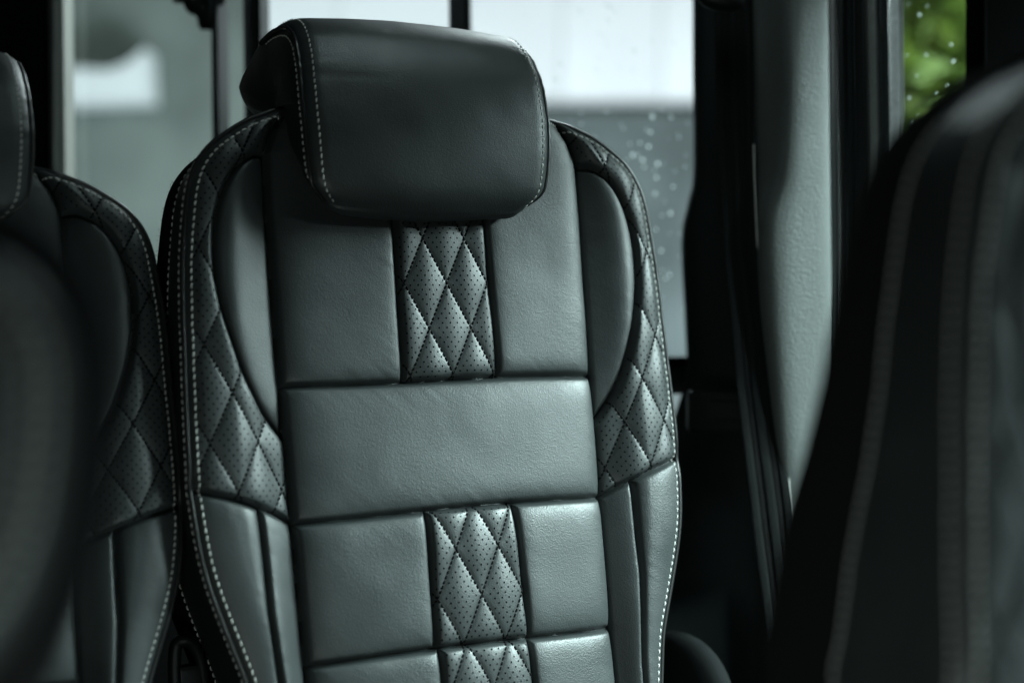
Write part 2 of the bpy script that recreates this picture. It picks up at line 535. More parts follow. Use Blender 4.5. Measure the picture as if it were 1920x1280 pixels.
def build_front():
    step = 0.00075
    us = np.arange(-.2325, .2325 + step, step)
    ws = np.arange(W_MIN, .2515 + step, step)
    u, w = np.meshgrid(us, ws, indexing='ij')
    x = np.abs(u)
    d_out = poly_dist(x, w, half_outline)
    xo = np.interp(w, half_outline[::-1, 1], half_outline[::-1, 0])
    inside = x < xo
    d_col = x - f_col(w)
    d_ear = poly_dist(x, w, ear)
    r, d_h = row_of(u, w)
    c, hw = insert_edges(r, w)
    d_i = np.where(r == 1, 1.0, np.abs(np.abs(u - c) - hw))
    lowb = np.interp(x, low_seam[:, 0], low_seam[:, 1])
    d_low = np.abs(w - lowb) * 0.93
    d_div = np.abs(x - np.interp(w, div_seam[:, 0], div_seam[:, 1]))
    reg = regions(u, w)
    incol = d_col < 0
    # large form
    n = 0.010 * (np.clip(w, 0, 1) / .24) ** 2
    n = n + np.interp(w, [-.25, -.12, 0, .2], [.012, .009, .004, .002]) * np.clip(1 - (u / .148) ** 2, 0, 1) - .003
    dc = np.clip(d_col, 0, 1)
    t = dc / (dc + d_out + 1e-6)
    sm = np.clip(t / .55, 0, 1)
    n = n + np.where(incol, 0, 0.0150 * sm * sm * (3 - 2 * sm))
    # the outer edge rolls back to the piping
    e = np.clip(1 - d_out / .030, 0, 1)
    n = n - np.where(incol, 0, 0.0125 * (1 - np.sqrt(np.clip(1 - e ** 1.7, 0, 1))))
    # padding of every sewn panel
    d_rowcol = np.minimum(np.abs(d_col), d_h)
    isq = (reg % 10 == 1) & (reg < 100)
    puff = lambda d, a, s: a * (1 - np.exp(-d / s))
    p_col = puff(np.abs(d_col), .0082, .0095) + puff(d_h, .0050, .0075) + puff(d_i, .0030, .0050)
    ear_r, q_r, l2, l3 = [(reg >= 100) & (reg % 100 == k) for k in range(4)]
    p_side = np.where(ear_r, puff(np.minimum(d_ear, 1), .0060, .0075), 0)
    p_side = np.where(q_r, puff(d_ear, .0030, .004) * 1.0 + puff(d_low, .0030, .0045), p_side)
    p_side = np.where(l2 | l3, puff(d_low, .0034, .006) + puff(d_div, .0042, .0065) - .001, p_side)
    p_side = p_side + np.where(l2, puff(dc, .0085, .0085) - .0045, np.where(ear_r | q_r, puff(dc, .0050, .0060) - .0025, 0.0022))
    n = n + np.where(incol, p_col, p_side)
    # quilting
    lat = np.zeros_like(u)
    cell = np.zeros(u.shape, int)
    dq = np.full(u.shape, 1.0)
    K = QW * QH / math.hypot(QW, QH)
    for k, rr in ((0, 0), (1, 2), (2, 3)):
        a, b = lattice(u, w, lattice0[k])
        mk = isq & (r == rr)
        fa, fb = a - np.floor(a), b - np.floor(b)
        f = (16 * fa * (1 - fa) * fb * (1 - fb))
        lat = np.where(mk, .0025 * f * f / (f + .16), lat)
        dq = np.where(mk, np.minimum(np.abs(a - np.round(a)), np.abs(b - np.round(b))) * K, dq)
    a, b = lattice(x, w, bolster_node)
    fa, fb = a - np.floor(a), b - np.floor(b)
    f = 16 * fa * (1 - fa) * fb * (1 - fb)
    fade = np.clip(d_out / .012, 0.15, 1)
    lat = np.where(q_r, .0025 * fade * f * f / (f + .16), lat)
    dq = np.where(q_r, np.minimum(np.abs(a - np.round(a)), np.abs(b - np.round(b))) * K, dq)
    n = n + lat - .0005 * np.exp(-(dq / .0018) ** 2)
    # seam lines are pulled in
    dmin = np.where(incol, np.minimum(np.minimum(np.abs(d_col), d_h), d_i), np.abs(d_col))
    dmin = np.where(~incol, np.minimum(dmin, np.where(ear_r | q_r, d_ear, 1)), dmin)
    dmin = np.where(~incol, np.minimum(dmin, np.where(q_r | l2 | l3, d_low, 1)), dmin)
    dmin = np.where(~incol, np.minimum(dmin, np.where(l2 | l3, d_div, 1)), dmin)
    n = n - .0062 * np.exp(-(dmin / .0023) ** 2)
    # slack leather: soft undulation and gathers along the seams
    soft = np.where(isq | q_r, .3, 1.0)
    n = n + soft * (.0007 * vnoise(u / .055, w / .05, 1) + .00012 * vnoise(u / .019, w / .022, 2))
    diag = (u * .8 + w * .6)
    n = n + soft * .00003 * vnoise(diag / .006, (w * .8 - u * .6) / .022, 3) * np.clip(vnoise(u / .05, w / .05, 4) + .3, 0, 1)
    n = n + .00022 * np.exp(-d_h / .010) * vnoise(u / .007 + 3 * w / .02, w / .03, 5) * incol * np.where(isq, .3, 1)
    dv = np.where(incol, np.minimum(np.abs(d_col), d_i), np.minimum(np.minimum(dc, d_ear), np.where(l2 | l3, d_div, 1)))
    n = n + .00020 * np.exp(-dv / .009) * vnoise(u / .03, w / .006 + 2 * u / .02, 6) * np.where(isq | q_r, .2, 1)
    n = n + .0003 * np.exp(-d_low / .01) * vnoise(u / .006, w / .02, 7) * (l2 | l3)
    return us, ws, u, w, n, inside, reg, dq, dmin, d_out, lat


us, ws, GU, GW, GN, INS, REG, DQ, DMIN, DOUT, LAT = build_front()
STEP = us[1] - us[0]


def n_at(u, w):
    fu = np.clip((np.asarray(u) - us[0]) / STEP, 0, len(us) - 1.001)
    fw_ = np.clip((np.asarray(w) - ws[0]) / STEP, 0, len(ws) - 1.001)
    i, j = fu.astype(int), fw_.astype(int)
    a, b = fu - i, fw_ - j
    return (GN[i, j] * (1 - a) + GN[i + 1, j] * a) * (1 - b) + (GN[i, j + 1] * (1 - a) + GN[i + 1, j + 1] * a) * b


def normal_at(u, w, h=.0018):
    gu = (n_at(u + h, w) - n_at(u - h, w)) / (2 * h)
    gw = (n_at(u, w + h) - n_at(u, w - h)) / (2 * h)
    v = np.stack([-gu, -np.ones_like(gu), -gw], -1)      # local axes (u, -n, w)
    return v / np.linalg.norm(v, axis=-1)[..., None]


def build_seat():
    root = empty('passenger_seat')
    nu, nw = GU.shape
    V = loc3(GU, GW, GN).reshape(-1, 3)
    cells = grid_faces(nu, nw)
    uc = (us[:-1] + us[1:]) / 2
    wc = (ws[:-1] + ws[1:]) / 2
    cu, cw = np.meshgrid(uc, wc, indexing='ij')
    creg = regions(cu, cw).ravel()
    cin = (INS[:-1, :-1] & INS[1:, :-1] & INS[1:, 1:] & INS[:-1, 1:]).ravel()
    creg = np.where(cin, creg, -1)
    cu, cw = cu.ravel(), cw.ravel()

    def sheet(name, mask, mat, parent):
        f = cells[mask]
        if len(f) < 6:
            return None
        used, inv = np.unique(f, return_inverse=True)
        return mesh_obj(name, V[used], inv.reshape(-1, 4), mat, parent)

    names = {0: 'shoulder_panel', 2: 'shoulder_panel', 10: 'middle_panel', 20: 'lower_panel', 22: 'lower_panel', 30: 'bottom_panel', 32: 'bottom_panel',
             100: 'wing_panel', 200: 'wing_panel', 102: 'inner_bolster_panel', 202: 'inner_bolster_panel', 103: 'outer_bolster_panel', 203: 'outer_bolster_panel'}
    for code, nm in names.items():
        sheet(nm, creg == code, 'leather', root)
    quilts = [(1, lattice0[0], False), (21, lattice0[1], False), (31, lattice0[2], False), (101, bolster_node, True), (201, bolster_node, True)]
    for code, node, mirror in quilts:
        q = empty('quilted_panel', root)
        m = creg == code
        uu = np.abs(cu) if mirror else cu
        a, b = lattice(uu, cw, node)
        ca, cb = np.floor(a).astype(int), np.floor(b).astype(int)
        key = ca * 1000 + cb
        # slivers of a diamond cut by a seam stay with their larger neighbour
        ks, cnt = np.unique(key[m], return_counts=True)
        size = dict(zip(ks.tolist(), cnt.tolist()))
        for k in sorted(size, key=size.get):
            if size[k] >= 150:
                break
            near = [q_ for q_ in (k + 1, k - 1, k + 1000, k - 1000) if q_ in size and size[q_] > size[k]]
            if near:
                big_ = max(near, key=size.get)
                key[m & (key == k)] = big_
                size[big_] += size.pop(k)
        for k in size:
            sheet('quilt_diamond', m & (key == k), 'quilt', q)
        # perforations: little black pits between the stitch lines
        pu = np.arange(-.2345, .2345, .0068)
        pw = np.arange(W_MIN + .01, .25, .0042)
        A, B = np.meshgrid(pu, np.arange(len(pw)), indexing='ij')
        A = A + (B % 2) * .0034
        Bw = pw[B]
        A, Bw = A.ravel(), Bw.ravel()
        A = A + nrng.normal(0, .00012, len(A))
        i = np.clip(((A - us[0]) / STEP).astype(int), 0, nu - 2)
        j = np.clip(((Bw - ws[0]) / STEP).astype(int), 0, nw - 2)
        ok = (REG[i, j] == code) & (DQ[i, j] > .0030) & (DMIN[i, j] > .0028) & (DOUT[i, j] > .0075) & INS[i, j]
        A, Bw = A[ok], Bw[ok]
        nr = normal_at(A, Bw)
        P = loc3(A, Bw, n_at(A, Bw)) + nr * .00012
        t1 = np.cross(nr, [0, 0, 1.0])
        t1 /= np.linalg.norm(t1, axis=1)[:, None]
        t2 = np.cross(nr, t1)
        g = np.linspace(0, 2 * np.pi, 8, endpoint=False)
        ring = P[:, None] + .00082 * (t1[:, None] * np.cos(g)[None, :, None] + t2[:, None] * np.sin(g)[None, :, None])
        mesh_obj('perforations', ring.reshape(-1, 3), np.arange(len(P) * 8).reshape(-1, 8), 'hole', q, smooth=False, kind='stuff')
        # black quilting thread along the diamonds
        SV, SF, off = [], [], 0
        wr = np.arange(-.36, .26, .0012)
        for fam in (0, 1):
            for kk in range(-14, 15):
                sgn = 1 if fam == 0 else -1
                lu = node[0] + QW * (kk - sgn * (wr - node[1]) / QH)
                lw = wr
                for flip in ((1, -1) if mirror else (1,)):
                    if mirror and ((flip < 0) != (code == 101)):
                        continue
                    x_ = lu * flip
                    i = np.clip(((x_ - us[0]) / STEP).astype(int), 0, nu - 2)
                    j = np.clip(((lw - ws[0]) / STEP).astype(int), 0, nw - 2)
                    ok = (REG[i, j] == code) & (DOUT[i, j] > .006) & INS[i, j] & (np.abs(x_) < .232)
                    if ok.sum() < 6:
                        continue
                    # longest run
                    idx = np.where(ok)[0]
                    for run in np.split(idx, np.where(np.diff(idx) > 1)[0] + 1):
                        if len(run) < 6:
                            continue
                        P = loc3(x_[run], lw[run], n_at(x_[run], lw[run]))
                        v, f = stitch_mesh(P, normal_at(x_[run], lw[run], .004), .0044, .0037, .0020, .0003, .06)
                        SV.append(v)
                        SF.append(f + off)
                        off += len(v)
        mesh_obj('quilt_stitching', np.concatenate(SV), np.concatenate(SF), 'dark_thread', q, kind='stuff')

    # outline of both sides, bottom left over the top to bottom right
    hr = half_outline[half_outline[:, 1] > W_MIN]
    O2 = np.concatenate([(hr * [-1, 1])[::-1][:-1], hr])
    O2 = resample(O2, .003)
    tn = np.gradient(O2, axis=0)
    tn /= np.linalg.norm(tn, axis=1)[:, None]
    outn = np.stack([-tn[:, 1], tn[:, 0]], 1)          # outward
    eN = n_at(O2[:, 0] - outn[:, 0] * .0012, O2[:, 1] - outn[:, 1] * .0012) - .0012
    ker = np.hanning(13)
    ker /= ker.sum()
    eN = np.convolve(np.pad(eN, 6, mode='edge'), ker, 'valid')
    depth = np.interp(O2[:, 1], [-.4, -.15, -.08, -.02, .03, .07, .12, .26], [.112, .104, .097, .084, .070, .061, .056, .050])
    # piping in the edge seam
    P3 = loc3(O2[:, 0] + outn[:, 0] * .0006, O2[:, 1] + outn[:, 1] * .0006, eN)
    v, f = tube(P3, .0021, 10)
    mesh_obj('piping', v, f, 'piping', root)
    # side leather
    ks = np.array([0, .02, .05, .1, .18, .3, .45, .6, .75, .88, .96, 1.0])
    bulge = np.array([-.0012, .0008, .0016, .002, .002, .0015, .001, .0008, .0004, 0, -.001, -.0025])
    wob = .0012 * vnoise(np.arange(len(O2)) / 12.0, 0 * np.arange(len(O2)), 9)
    su = O2[:, None, 0] + outn[:, None, 0] * (bulge[None] + wob[:, None] * np.sin(np.pi * ks)[None])
    sw = O2[:, None, 1] + outn[:, None, 1] * (bulge[None] + wob[:, None] * np.sin(np.pi * ks)[None])
    sn = eN[:, None] - depth[:, None] * ks[None]
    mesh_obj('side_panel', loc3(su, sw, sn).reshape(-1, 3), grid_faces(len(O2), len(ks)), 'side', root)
    # back shell in pile fabric
    kb = np.linspace(0, 1, 9)
    ins_ = -.003 + .0080 * np.sin(kb * np.pi * .6) - .05 * np.clip(kb - .5, 0, 1) ** 2 / .3
    shell = np.interp(O2[:, 1], [-.35, 0, .15, .26], [.105, .082, .050, .036])
    bd = depth[:, None] + shell[:, None] * kb[None] - .002
    su = O2[:, None, 0] + outn[:, None, 0] * ins_[None]
    sw = O2[:, None, 1] + outn[:, None, 1] * ins_[None]
    Vb = loc3(su, sw, eN[:, None] - bd).reshape(-1, 3)
    Fb = [list(map(int, q)) for q in grid_faces(len(O2), 9)]
    Fb.append([i * 9 + 8 for i in range(len(O2))])
    mesh_obj('back_shell', Vb, Fb, 'fabric', root)
    # loose fibres along the fabric edge
    FV, FF = [], []
    for i in range(6, len(O2) - 6, 1):
        if O2[i, 1] < -.12:
            continue
        for _ in range(3):
            k = rng.uniform(0.05, .6)
            o_ = -.0035 + .0080 * math.sin(k * math.pi * .6)
            p = np.array([O2[i, 0] + outn[i, 0] * o_, 0, O2[i, 1] + outn[i, 1] * o_ + BASE])
            p[1] = -(eN[i] - depth[i] - shell[i] * k)
            dvec = np.array([outn[i, 0], rng.uniform(-.8, .8), outn[i, 1]]) + nrng.normal(0, .5, 3)
            dvec = dvec / np.linalg.norm(dvec) * rng.uniform(.0015, .005)
            sd = np.cross(dvec, [0.3, 1, .2])
            sd = sd / np.linalg.norm(sd) * .00018
            b0 = len(FV)
            FV += [p - sd, p + sd, p + dvec]
            FF.append([b0, b0 + 1, b0 + 2])
    mesh_obj('fabric_fibres', FV, FF, 'fabric', root, smooth=False, kind='stuff')
    # the two rows of pale topstitching beside the piping, and one at the back of the side leather
    inn = O2 - outn * .0056
    v, f = stitch_mesh(loc3(inn[:, 0], inn[:, 1], n_at(inn[:, 0], inn[:, 1])), normal_at(inn[:, 0], inn[:, 1], .002), .0062, .0043, .0015, .0005, .07, .0001)
    mesh_obj('topstitching', v, f, 'thread', root, kind='stuff')
    nrm = loc3(outn[:, 0], outn[:, 1] - BASE, np.zeros(len(O2)))
    for dep in (.0058, None):
        dd = dep if dep else depth - .0045
        P = loc3(O2[:, 0] + outn[:, 0] * (.0018 if dep else -.0005), O2[:, 1] + outn[:, 1] * (.0018 if dep else -.0005), eN - dd)
        v, f = stitch_mesh(P, nrm, .0062, .0043, .0015, .0005, .07, .0001)
        mesh_obj('topstitching', v, f, 'thread', root, kind='stuff')

    # headrest
    hd = empty('headrest', root)
    prof = np.array([(.044, .143, .094), (.058, .160, .1075), (.066, .195, .1120), (.068, .231, .1135), (.063, .270, .1125), (.049, .301, .111),
                     (.025, .321, .1105), (-.010, .331, .1115), (-.05, .3305, .114), (-.085, .321, .117), (-.104, .3115, .119), (-.114, .299, .120),
                     (-.110, .280, .119), (-.088, .258, .118), (-.04, .236, .116), (-.005, .218, .113), (.008, .174, .104), (.017, .149, .095), (.030, .139, .091)])
    L = catmull(prof, 12, True)
    ns = len(L)
    tl = np.roll(L[:, :2], -1, 0) - np.roll(L[:, :2], 1, 0)
    tl /= np.linalg.norm(tl, axis=1)[:, None]
    outl = np.stack([tl[:, 1], -tl[:, 0]], 1)     # outward in (n, w)
    cen = L[:, :2].mean(0)
    if ((L[:, :2] - cen) * outl).sum() < 0:
        outl = -outl
    HU0 = -.015
    R_ED = .016
    xs = np.concatenate([np.linspace(-1, -.86, 16), np.linspace(-.86, .86, 120)[1:-1], np.linspace(.86, 1, 16)])

    def inset(x, hw):
        g = np.clip((np.abs(x) * hw - (hw - R_ED)) / R_ED, 0, 1)
        return .0095 * (1 - np.sqrt(np.clip(1 - g * g * .96, 0, 1))) + .0055 * x * x

    xx = xs[None] * np.ones((ns, 1))
    hw = L[:, 2][:, None]
    io = inset(xx, hw)
    ss = np.cumsum(np.linalg.norm(np.diff(L[:, :2], axis=0, append=L[:1, :2]), axis=1))[:, None]
    U_ = xx * hw
    wr_ = .0010 * vnoise(U_ / .06, ss / .05, 21) + .00016 * vnoise((U_ + ss * .5) / .02, (ss - .3 * U_) / .03, 22)
    wr_ += .0005 * np.exp(-(hw - np.abs(U_)) / .014) * vnoise(U_ / .05, ss / .006, 23)
    wr_ += -.0004 * np.exp(-((L[:, 1][:, None] - .252 + .03 * U_) / .0016) ** 2) * np.clip((-.03 - U_) / .03, 0, 1) * (L[:, 0][:, None] > 0)
    nn_ = L[:, 0][:, None] + outl[:, 0][:, None] * (wr_ - io)
    ww_ = L[:, 1][:, None] + outl[:, 1][:, None] * (wr_ - io)
    mesh_obj('headrest_cover', loc3(U_ + HU0, ww_, nn_).reshape(-1, 3), grid_faces(ns, len(xs), True, False), 'leather', hd)
    for sgn, col in ((-1, 0), (1, -1)):
        ln, lw, lh = nn_[:, col], ww_[:, col], L[:, 2]
        kk = np.array([0, .03, .07, .13, .22, .35, .5, .7, .9, 1.0])
        cn, cw_ = ln.mean(), lw.mean()
        vn = cn + (ln[:, None] - cn) * (1 - kk[None] * .999)
        vw = cw_ + (lw[:, None] - cw_) * (1 - kk[None] * .999)
        vu = lh[:, None] * (1 - kk[None]) + lh.mean() * kk[None] + .007 * (1 - (1 - kk[None]) ** 3)
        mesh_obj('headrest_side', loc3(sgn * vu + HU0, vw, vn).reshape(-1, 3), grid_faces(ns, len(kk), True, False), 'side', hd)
        loop = loc3(sgn * (lh + .0008) + HU0, lw, ln)
        v, f = tube(loop[:12 * 8], .0019, 8, False)
        mesh_obj('headrest_piping', v, f, 'piping', hd)
        # rows of stitching
        c2 = 8 if sgn < 0 else -9
        Pi = loc3(U_[:, c2] + HU0, ww_[:, c2], nn_[:, c2])
        on = loc3(np.full(ns, sgn * .5), outl[:, 1] - BASE, outl[:, 0])
        on /= np.linalg.norm(on, axis=1)[:, None]
        front = slice(2, 12 * 7 + 8)
        v, f = stitch_mesh(Pi[front], on[front], .0058, .0040, .0014, .0005, .07, .0001)
        mesh_obj('headrest_topstitching', v, f, 'thread', hd, kind='stuff')
        fr = .095
        Po = loc3(sgn * (lh * (1 - fr) + lh.mean() * fr + .0019) + HU0, cw_ + (lw - cw_) * (1 - fr), cn + (ln - cn) * (1 - fr))
        v, f = stitch_mesh(Po[front], np.tile([sgn * 1.0, 0, 0], (ns, 1))[front], .0058, .0040, .0014, .0005, .07, .0001)
        mesh_obj('headrest_topstitching', v, f, 'thread', hd, kind='stuff')
    return root


def place_seat(root, centre, recline, scale=(1, 1, 1), yaw=0.0):
    """centre is the point of the backrest at w = 0"""
    root.rotation_euler = (-recline, 0, yaw)
    root.scale = scale
    upv = Vector((0, math.sin(recline), math.cos(recline)))
    root.location = Vector(centre) - upv * (BASE * scale[2])


O_MAIN = Vector((0.51192, 1.13890, 1.10802))
seat = build_seat()
place_seat(seat, O_MAIN, math.radians(11.5))
tag(seat, 'black leather seat with quilted inserts and pale stitching, sharp in the middle', 'seat', 'leather passenger seats')
seat_l = copy_tree(seat)
place_seat(seat_l, O_MAIN + Vector((-.461, .03, -.026)), math.radians(15), (1, 1, .88))
for ch in seat_l.children:
    if ch.name.startswith('headrest'):
        ch.location = (.024, 0, .032)
tag(seat_l, 'black quilted leather seat cut by the left edge, left of the middle seat', 'seat', 'leather passenger seats')
seat_r = copy_tree(seat)
place_seat(seat_r, O_MAIN + Vector((.206, -.634, -.031)), math.radians(3))
for ch in seat_r.children:
    if ch.name.startswith('headrest'):
        ch.location = (0, 0, .045)
tag(seat_r, 'dark blurred leather seat close to the camera on the right', 'seat', 'leather passenger seats')

# ------------------------------------------------------------------ roof and the side wall above the door opening, which shade the upper part of the seats
roof = slab('ceiling', (0.25, 0.15, 2.02), (1.06, 1.55, .03), 'trim', None, .01)
roof['kind'] = 'structure'
header = slab('wall_right', (1.29, 0.25, 1.825), (.03, 1.42, .175), 'trim', None, .01)
header['kind'] = 'structure'
door_panel = slab('wall_right', (1.31, 0.15, 0.45), (.03, 1.36, .53), 'trim', None, .01)
door_panel['kind'] = 'structure'
shade_post = slab('wall_right', (1.31, 0.49, 1.32), (.03, .085, .36), 'trim', None, .01)  # unseen post added to keep sky light off the near right seat
shade_post['kind'] = 'structure'
shade_wall = slab('wall_right', (1.31, -0.62, 1.32), (.03, .60, .36), 'trim', None, .01)  # unseen wall added to block door light from the near right seat
shade_wall['kind'] = 'structure'

# ------------------------------------------------------------------ hinge cover beside the middle seat, belt buckle between the two seats
def lobe(name, centre, rx, ry, rz, mat, parent=None, power=2.6):
    th = np.linspace(0, 2 * np.pi, 40, endpoint=False)
    ph = np.linspace(-np.pi / 2, np.pi / 2, 21)
    sg = lambda a, p: np.sign(a) * np.abs(a) ** (2 / p)
    T, Ph = np.meshgrid(th, ph, indexing='ij')
    x = rx * sg(np.cos(Ph), power) * sg(np.cos(T), power)
    y = ry * sg(np.cos(Ph), power) * sg(np.sin(T), power)
    z = rz * sg(np.sin(Ph), power)
    V = np.stack([x, y, z], -1).reshape(-1, 3)
    o = mesh_obj(name, V, grid_faces(40, 21, True, False), mat, parent)
    o.location = centre
    return o


arm = empty('folded_armrest', None, at(1283, 1325, 1.42))
pad = lobe('pad', (0, 0, 0), .026, .08, .074, 'webbing', arm, 2.2)
hub = lobe('pivot_cap', (-.028, -.02, -.045), .012, .024, .024, 'plastic', arm, 3)
tag(arm, 'dark rounded armrest end low beside the right edge of the middle seat', 'armrest')

bk = empty('belt_buckle', None, at(358, 1260, 1.22))
path = [at(328, 1290, 1.20), at(327, 1240, 1.20), at(331, 1208, 1.20), at(345, 1199, 1.20), at(362, 1208, 1.205), at(376, 1236, 1.21), at(384, 1290, 1.215)]
P = catmull([np.array(p - bk.location) for p in path], 8)
v, f = tube(P, .0055, 10)
mesh_obj('loop_handle', v, f, 'plastic', bk)
slab('stalk', Vector(at(356, 1320, 1.21)) - bk.location, (.012, .006, .035), 'plastic', bk, .004)
tag(bk, 'black plastic loop handle low in the gap between left and middle seats', 'handle')

# ------------------------------------------------------------------ raised armrest pad close to the camera on the left
pa = empty('raised_armrest', None, at(-112, 735, .44))
ex = (RT * math.cos(math.radians(18)) + FW * math.sin(math.radians(18))).normalized()   # width
ey = ex.cross(UP).normalized()
if ey.dot(FW) > 0:
    ey = -ey                                                                              # towards the camera
ez = UP
ez = (UP + RT * 0.02).normalized()
A_, B_ = .0392, .046


def pad_pt(r, g, n):
    """superellipse pad, r relative radius, g angle, n offset"""
    c, s = math.cos(g), math.sin(g)
    x = A_ * r * math.copysign(abs(c) ** .95, c)
    z = B_ * (2.0 if s < 0 else 1.0) * r * math.copysign(abs(s) ** .9, s)
    return np.array(ex * x + ez * z + ey * n)


gs = np.linspace(0, 2 * np.pi, 96, endpoint=False)
rr = [0.001, .3, .5, .66, .74, .82, .90, .96, 1.0]
nn = [.016, .0156, .0148, .0134, .0122, .0118, .0095, .0055, .0]
V = np.array([[pad_pt(r, g, n) for r, n in zip(rr, nn)] for g in gs]).reshape(-1, 3)
mesh_obj('pad', V, grid_faces(96, 9, True, False), M['leather'], pa)
rr2 = [1.0, 1.12, 1.26, 1.36, 1.36, 1.1, .001]
nn2 = [-.0005, -.004, -.012, -.026, -.040, -.045, -.045]
V = np.array([[pad_pt(r, g, n) for r, n in zip(rr2, nn2)] for g in gs]).reshape(-1, 3)
mesh_obj('back_shell', V, grid_faces(96, 7, True, False), 'fabric', pa)
P = np.array([pad_pt(.74, g, .0124) for g in gs])
v, f = tube(P, .0020, 8, True)
mesh_obj('piping', v, f, 'piping', pa)
for r_, n_ in ((.66, .0138), (.82, .0122)):
    P = np.array([pad_pt(r_, g, n_) for g in np.append(gs, gs[0])])
    v, f = stitch_mesh(P, np.tile(np.array(ey), (len(P), 1)), .0062, .0043, .0015, .0005, .07)
    mesh_obj('topstitching', v, f, 'thread', pa, kind='stuff')
tag(pa, 'blurred rounded leather armrest pad close to the camera at the left edge', 'armrest')

# ------------------------------------------------------------------ rear window behind the seats
YW = 1.72    # view depth of the rear glass


def wall_strip(name, x0, x1, y0, y1, depth, thick, mat, parent, bevel=.004, lean=0.0):
    """upright strip facing the camera between two picture columns; thick is real depth"""
    a, b_ = at(x0, y0, depth), at(x1, y0, depth)
    c_, d_ = at(x1 + lean, y1, depth), at(x0 + lean, y1, depth)
    ctr = (a + b_ + c_ + d_) / 4
    ax = (b_ - a) / 2
    az = ((a + b_) - (c_ + d_)) / 4
    ayv = ax.cross(az).normalized() * thick / 2
    import bmesh
    bm = bmesh.new()
    bmesh.ops.create_cube(bm, size=2.0)
    for v_ in bm.verts:
        v_.co = ax * v_.co.x + ayv * v_.co.y + az * v_.co.z
    if bevel:
        bmesh.ops.bevel(bm, geom=bm.edges[:], offset=bevel, segments=2, affect='EDGES', profile=.6)
    me = bpy.data.meshes.new(name)
    bm.to_mesh(me)
    bm.free()
    me.materials.append(M[mat])
    o = bpy.data.objects.new(name, me)
    COL.objects.link(o)
    o.location = ctr - (parent.location if parent is not None else Vector((0, 0, 0)))
    if parent is not None:
        o.parent = parent
    return o


rw = empty('rear_window', None, at(700, 760, YW))
for x0, x1, ln in ((-60, 108, 4), (404, 416, 10), (462, 494, 14), (842, 881, 8)):
    wall_strip('window_post', x0, x1, -160, 760, YW - .03, .05, 'plastic' if x0 < 0 else 'rubber', rw, .006, ln)
wall_strip('reflection_strip', 106, 126, -160, 760, YW - .028, .03, 'reflection_trim', rw, .004, 10)
wall_strip('sill', -100, 1500, 668, 735, YW - .05, .10, 'plastic', rw, .01)
for x0, x1 in ((118, 406), (414, 466), (490, 846), (878, 1420)):
    wall_strip('pane', x0, x1, -150, 700, YW, .004, 'glass', rw, 0)
rw['label'] = 'wide rear window with black posts behind the seats'
rw['category'] = 'window'

drops = [(985, 30), (1025, 50), (1087, 20), (1136, 8), (1144, 13), (1163, 12), (1154, 22), (1140, 38), (1101, 43), (1124, 63), (1136, 71), (1137, 85), (1123, 110), (1189, 96),
         (1168, 80), (1222, 77), (1264, 81), (1117, 131), (1186, 130), (1161, 126), (1238, 205), (1223, 218), (1259, 221), (1137, 210), (1220, 248), (1114, 258), (1216, 275),
         (1200, 268), (1181, 270), (1186, 291), (1195, 291), (1174, 300), (1205, 300), (1233, 307), (1227, 320), (1208, 313), (1231, 333), (1228, 363), (1202, 400), (1241, 404),
         (1257, 400), (1230, 430), (1248, 522), (1255, 515), (1240, 470), (1262, 350), (1273, 258), (1050, 120), (1040, 150), (1046, 145), (1090, 232), (1065, 300)]
DV, DF = [], []


def add_drop(p, r, toward):
    b0 = len(DV)
    t_ = Vector(toward).normalized()
    a_ = t_.cross(Vector((0, 0, 1))).normalized()
    c_ = t_.cross(a_)
    st = rng.uniform(.85, 1.35)
    for k in range(5):
        e = k / 4 * math.pi / 2
        for q in range(10):
            g = q / 10 * 2 * math.pi
            DV.append(p + (a_ * math.cos(g) + c_ * math.sin(g) * st) * r * math.cos(e) + t_ * r * .6 * math.sin(e))
    for k in range(4):
        for q in range(10):
            DF.append([b0 + k * 10 + q, b0 + k * 10 + (q + 1) % 10, b0 + k * 10 + 10 + (q + 1) % 10, b0 + k * 10 + 10 + q])
    DF.append([b0 + q for q in range(9, -1, -1)])


for x_, y_ in drops:
    add_drop(at(x_, y_, YW + .004) - rw.location, rng.uniform(.0009, .0021), FW)
for _ in range(60):
    add_drop(at(rng.uniform(1030, 1300), rng.uniform(0, 640), YW + .004) - rw.location, rng.uniform(.0004, .0010), FW)
mesh_obj('raindrops', [tuple(v_) for v_ in DV], DF, 'water', rw, kind='stuff')

hook = empty('coat_hook', None, at(383, 20, YW - .08))
P = catmull([np.array(at(x_, y_, YW - .08) - hook.location) for x_, y_ in ((352, -40), (360, 8), (374, 16), (384, 30), (388, 46), (392, 20), (394, -40))], 8)
v, f = tube(P, .010, 10)
mesh_obj('hook_arm', v, f, 'plastic', hook)
slab('hook_base', at(372, -40, YW - .06) - hook.location, (.03, .012, .03), 'plastic', hook, .006)
tag(hook, 'black hook hanging at the top of the left window', 'hook')

# ------------------------------------------------------------------ corner pillar cover, right of the rear window
PK = 0.885
pl = empty('pillar_cover', None, at(1430, 1000, 1.7 * PK))


def pillar_loft(name, rows, mat, sub=6):
    """rows: list of (y, [(x, depth), ...]) from top to bottom"""
    ny = []
    xs_ = np.array([[c for c in r_[1]] for r_ in rows], float)        # rows, pts, 2
    ys_ = np.array([r_[0] for r_ in rows], float)[:, None]
    full = np.concatenate([ys_, xs_.reshape(len(rows), -1)], 1)
    full = catmull(full, 10)
    pts = []
    for r_ in full:
        prof_ = catmull(r_[1:].reshape(-1, 2), sub)
        pts.append([np.array(at(x_, r_[0], z_ * PK) - pl.location) for x_, z_ in prof_])
    A = np.array(pts)
    return mesh_obj(name, A.reshape(-1, 3), grid_faces(A.shape[0], A.shape[1]), mat, pl)


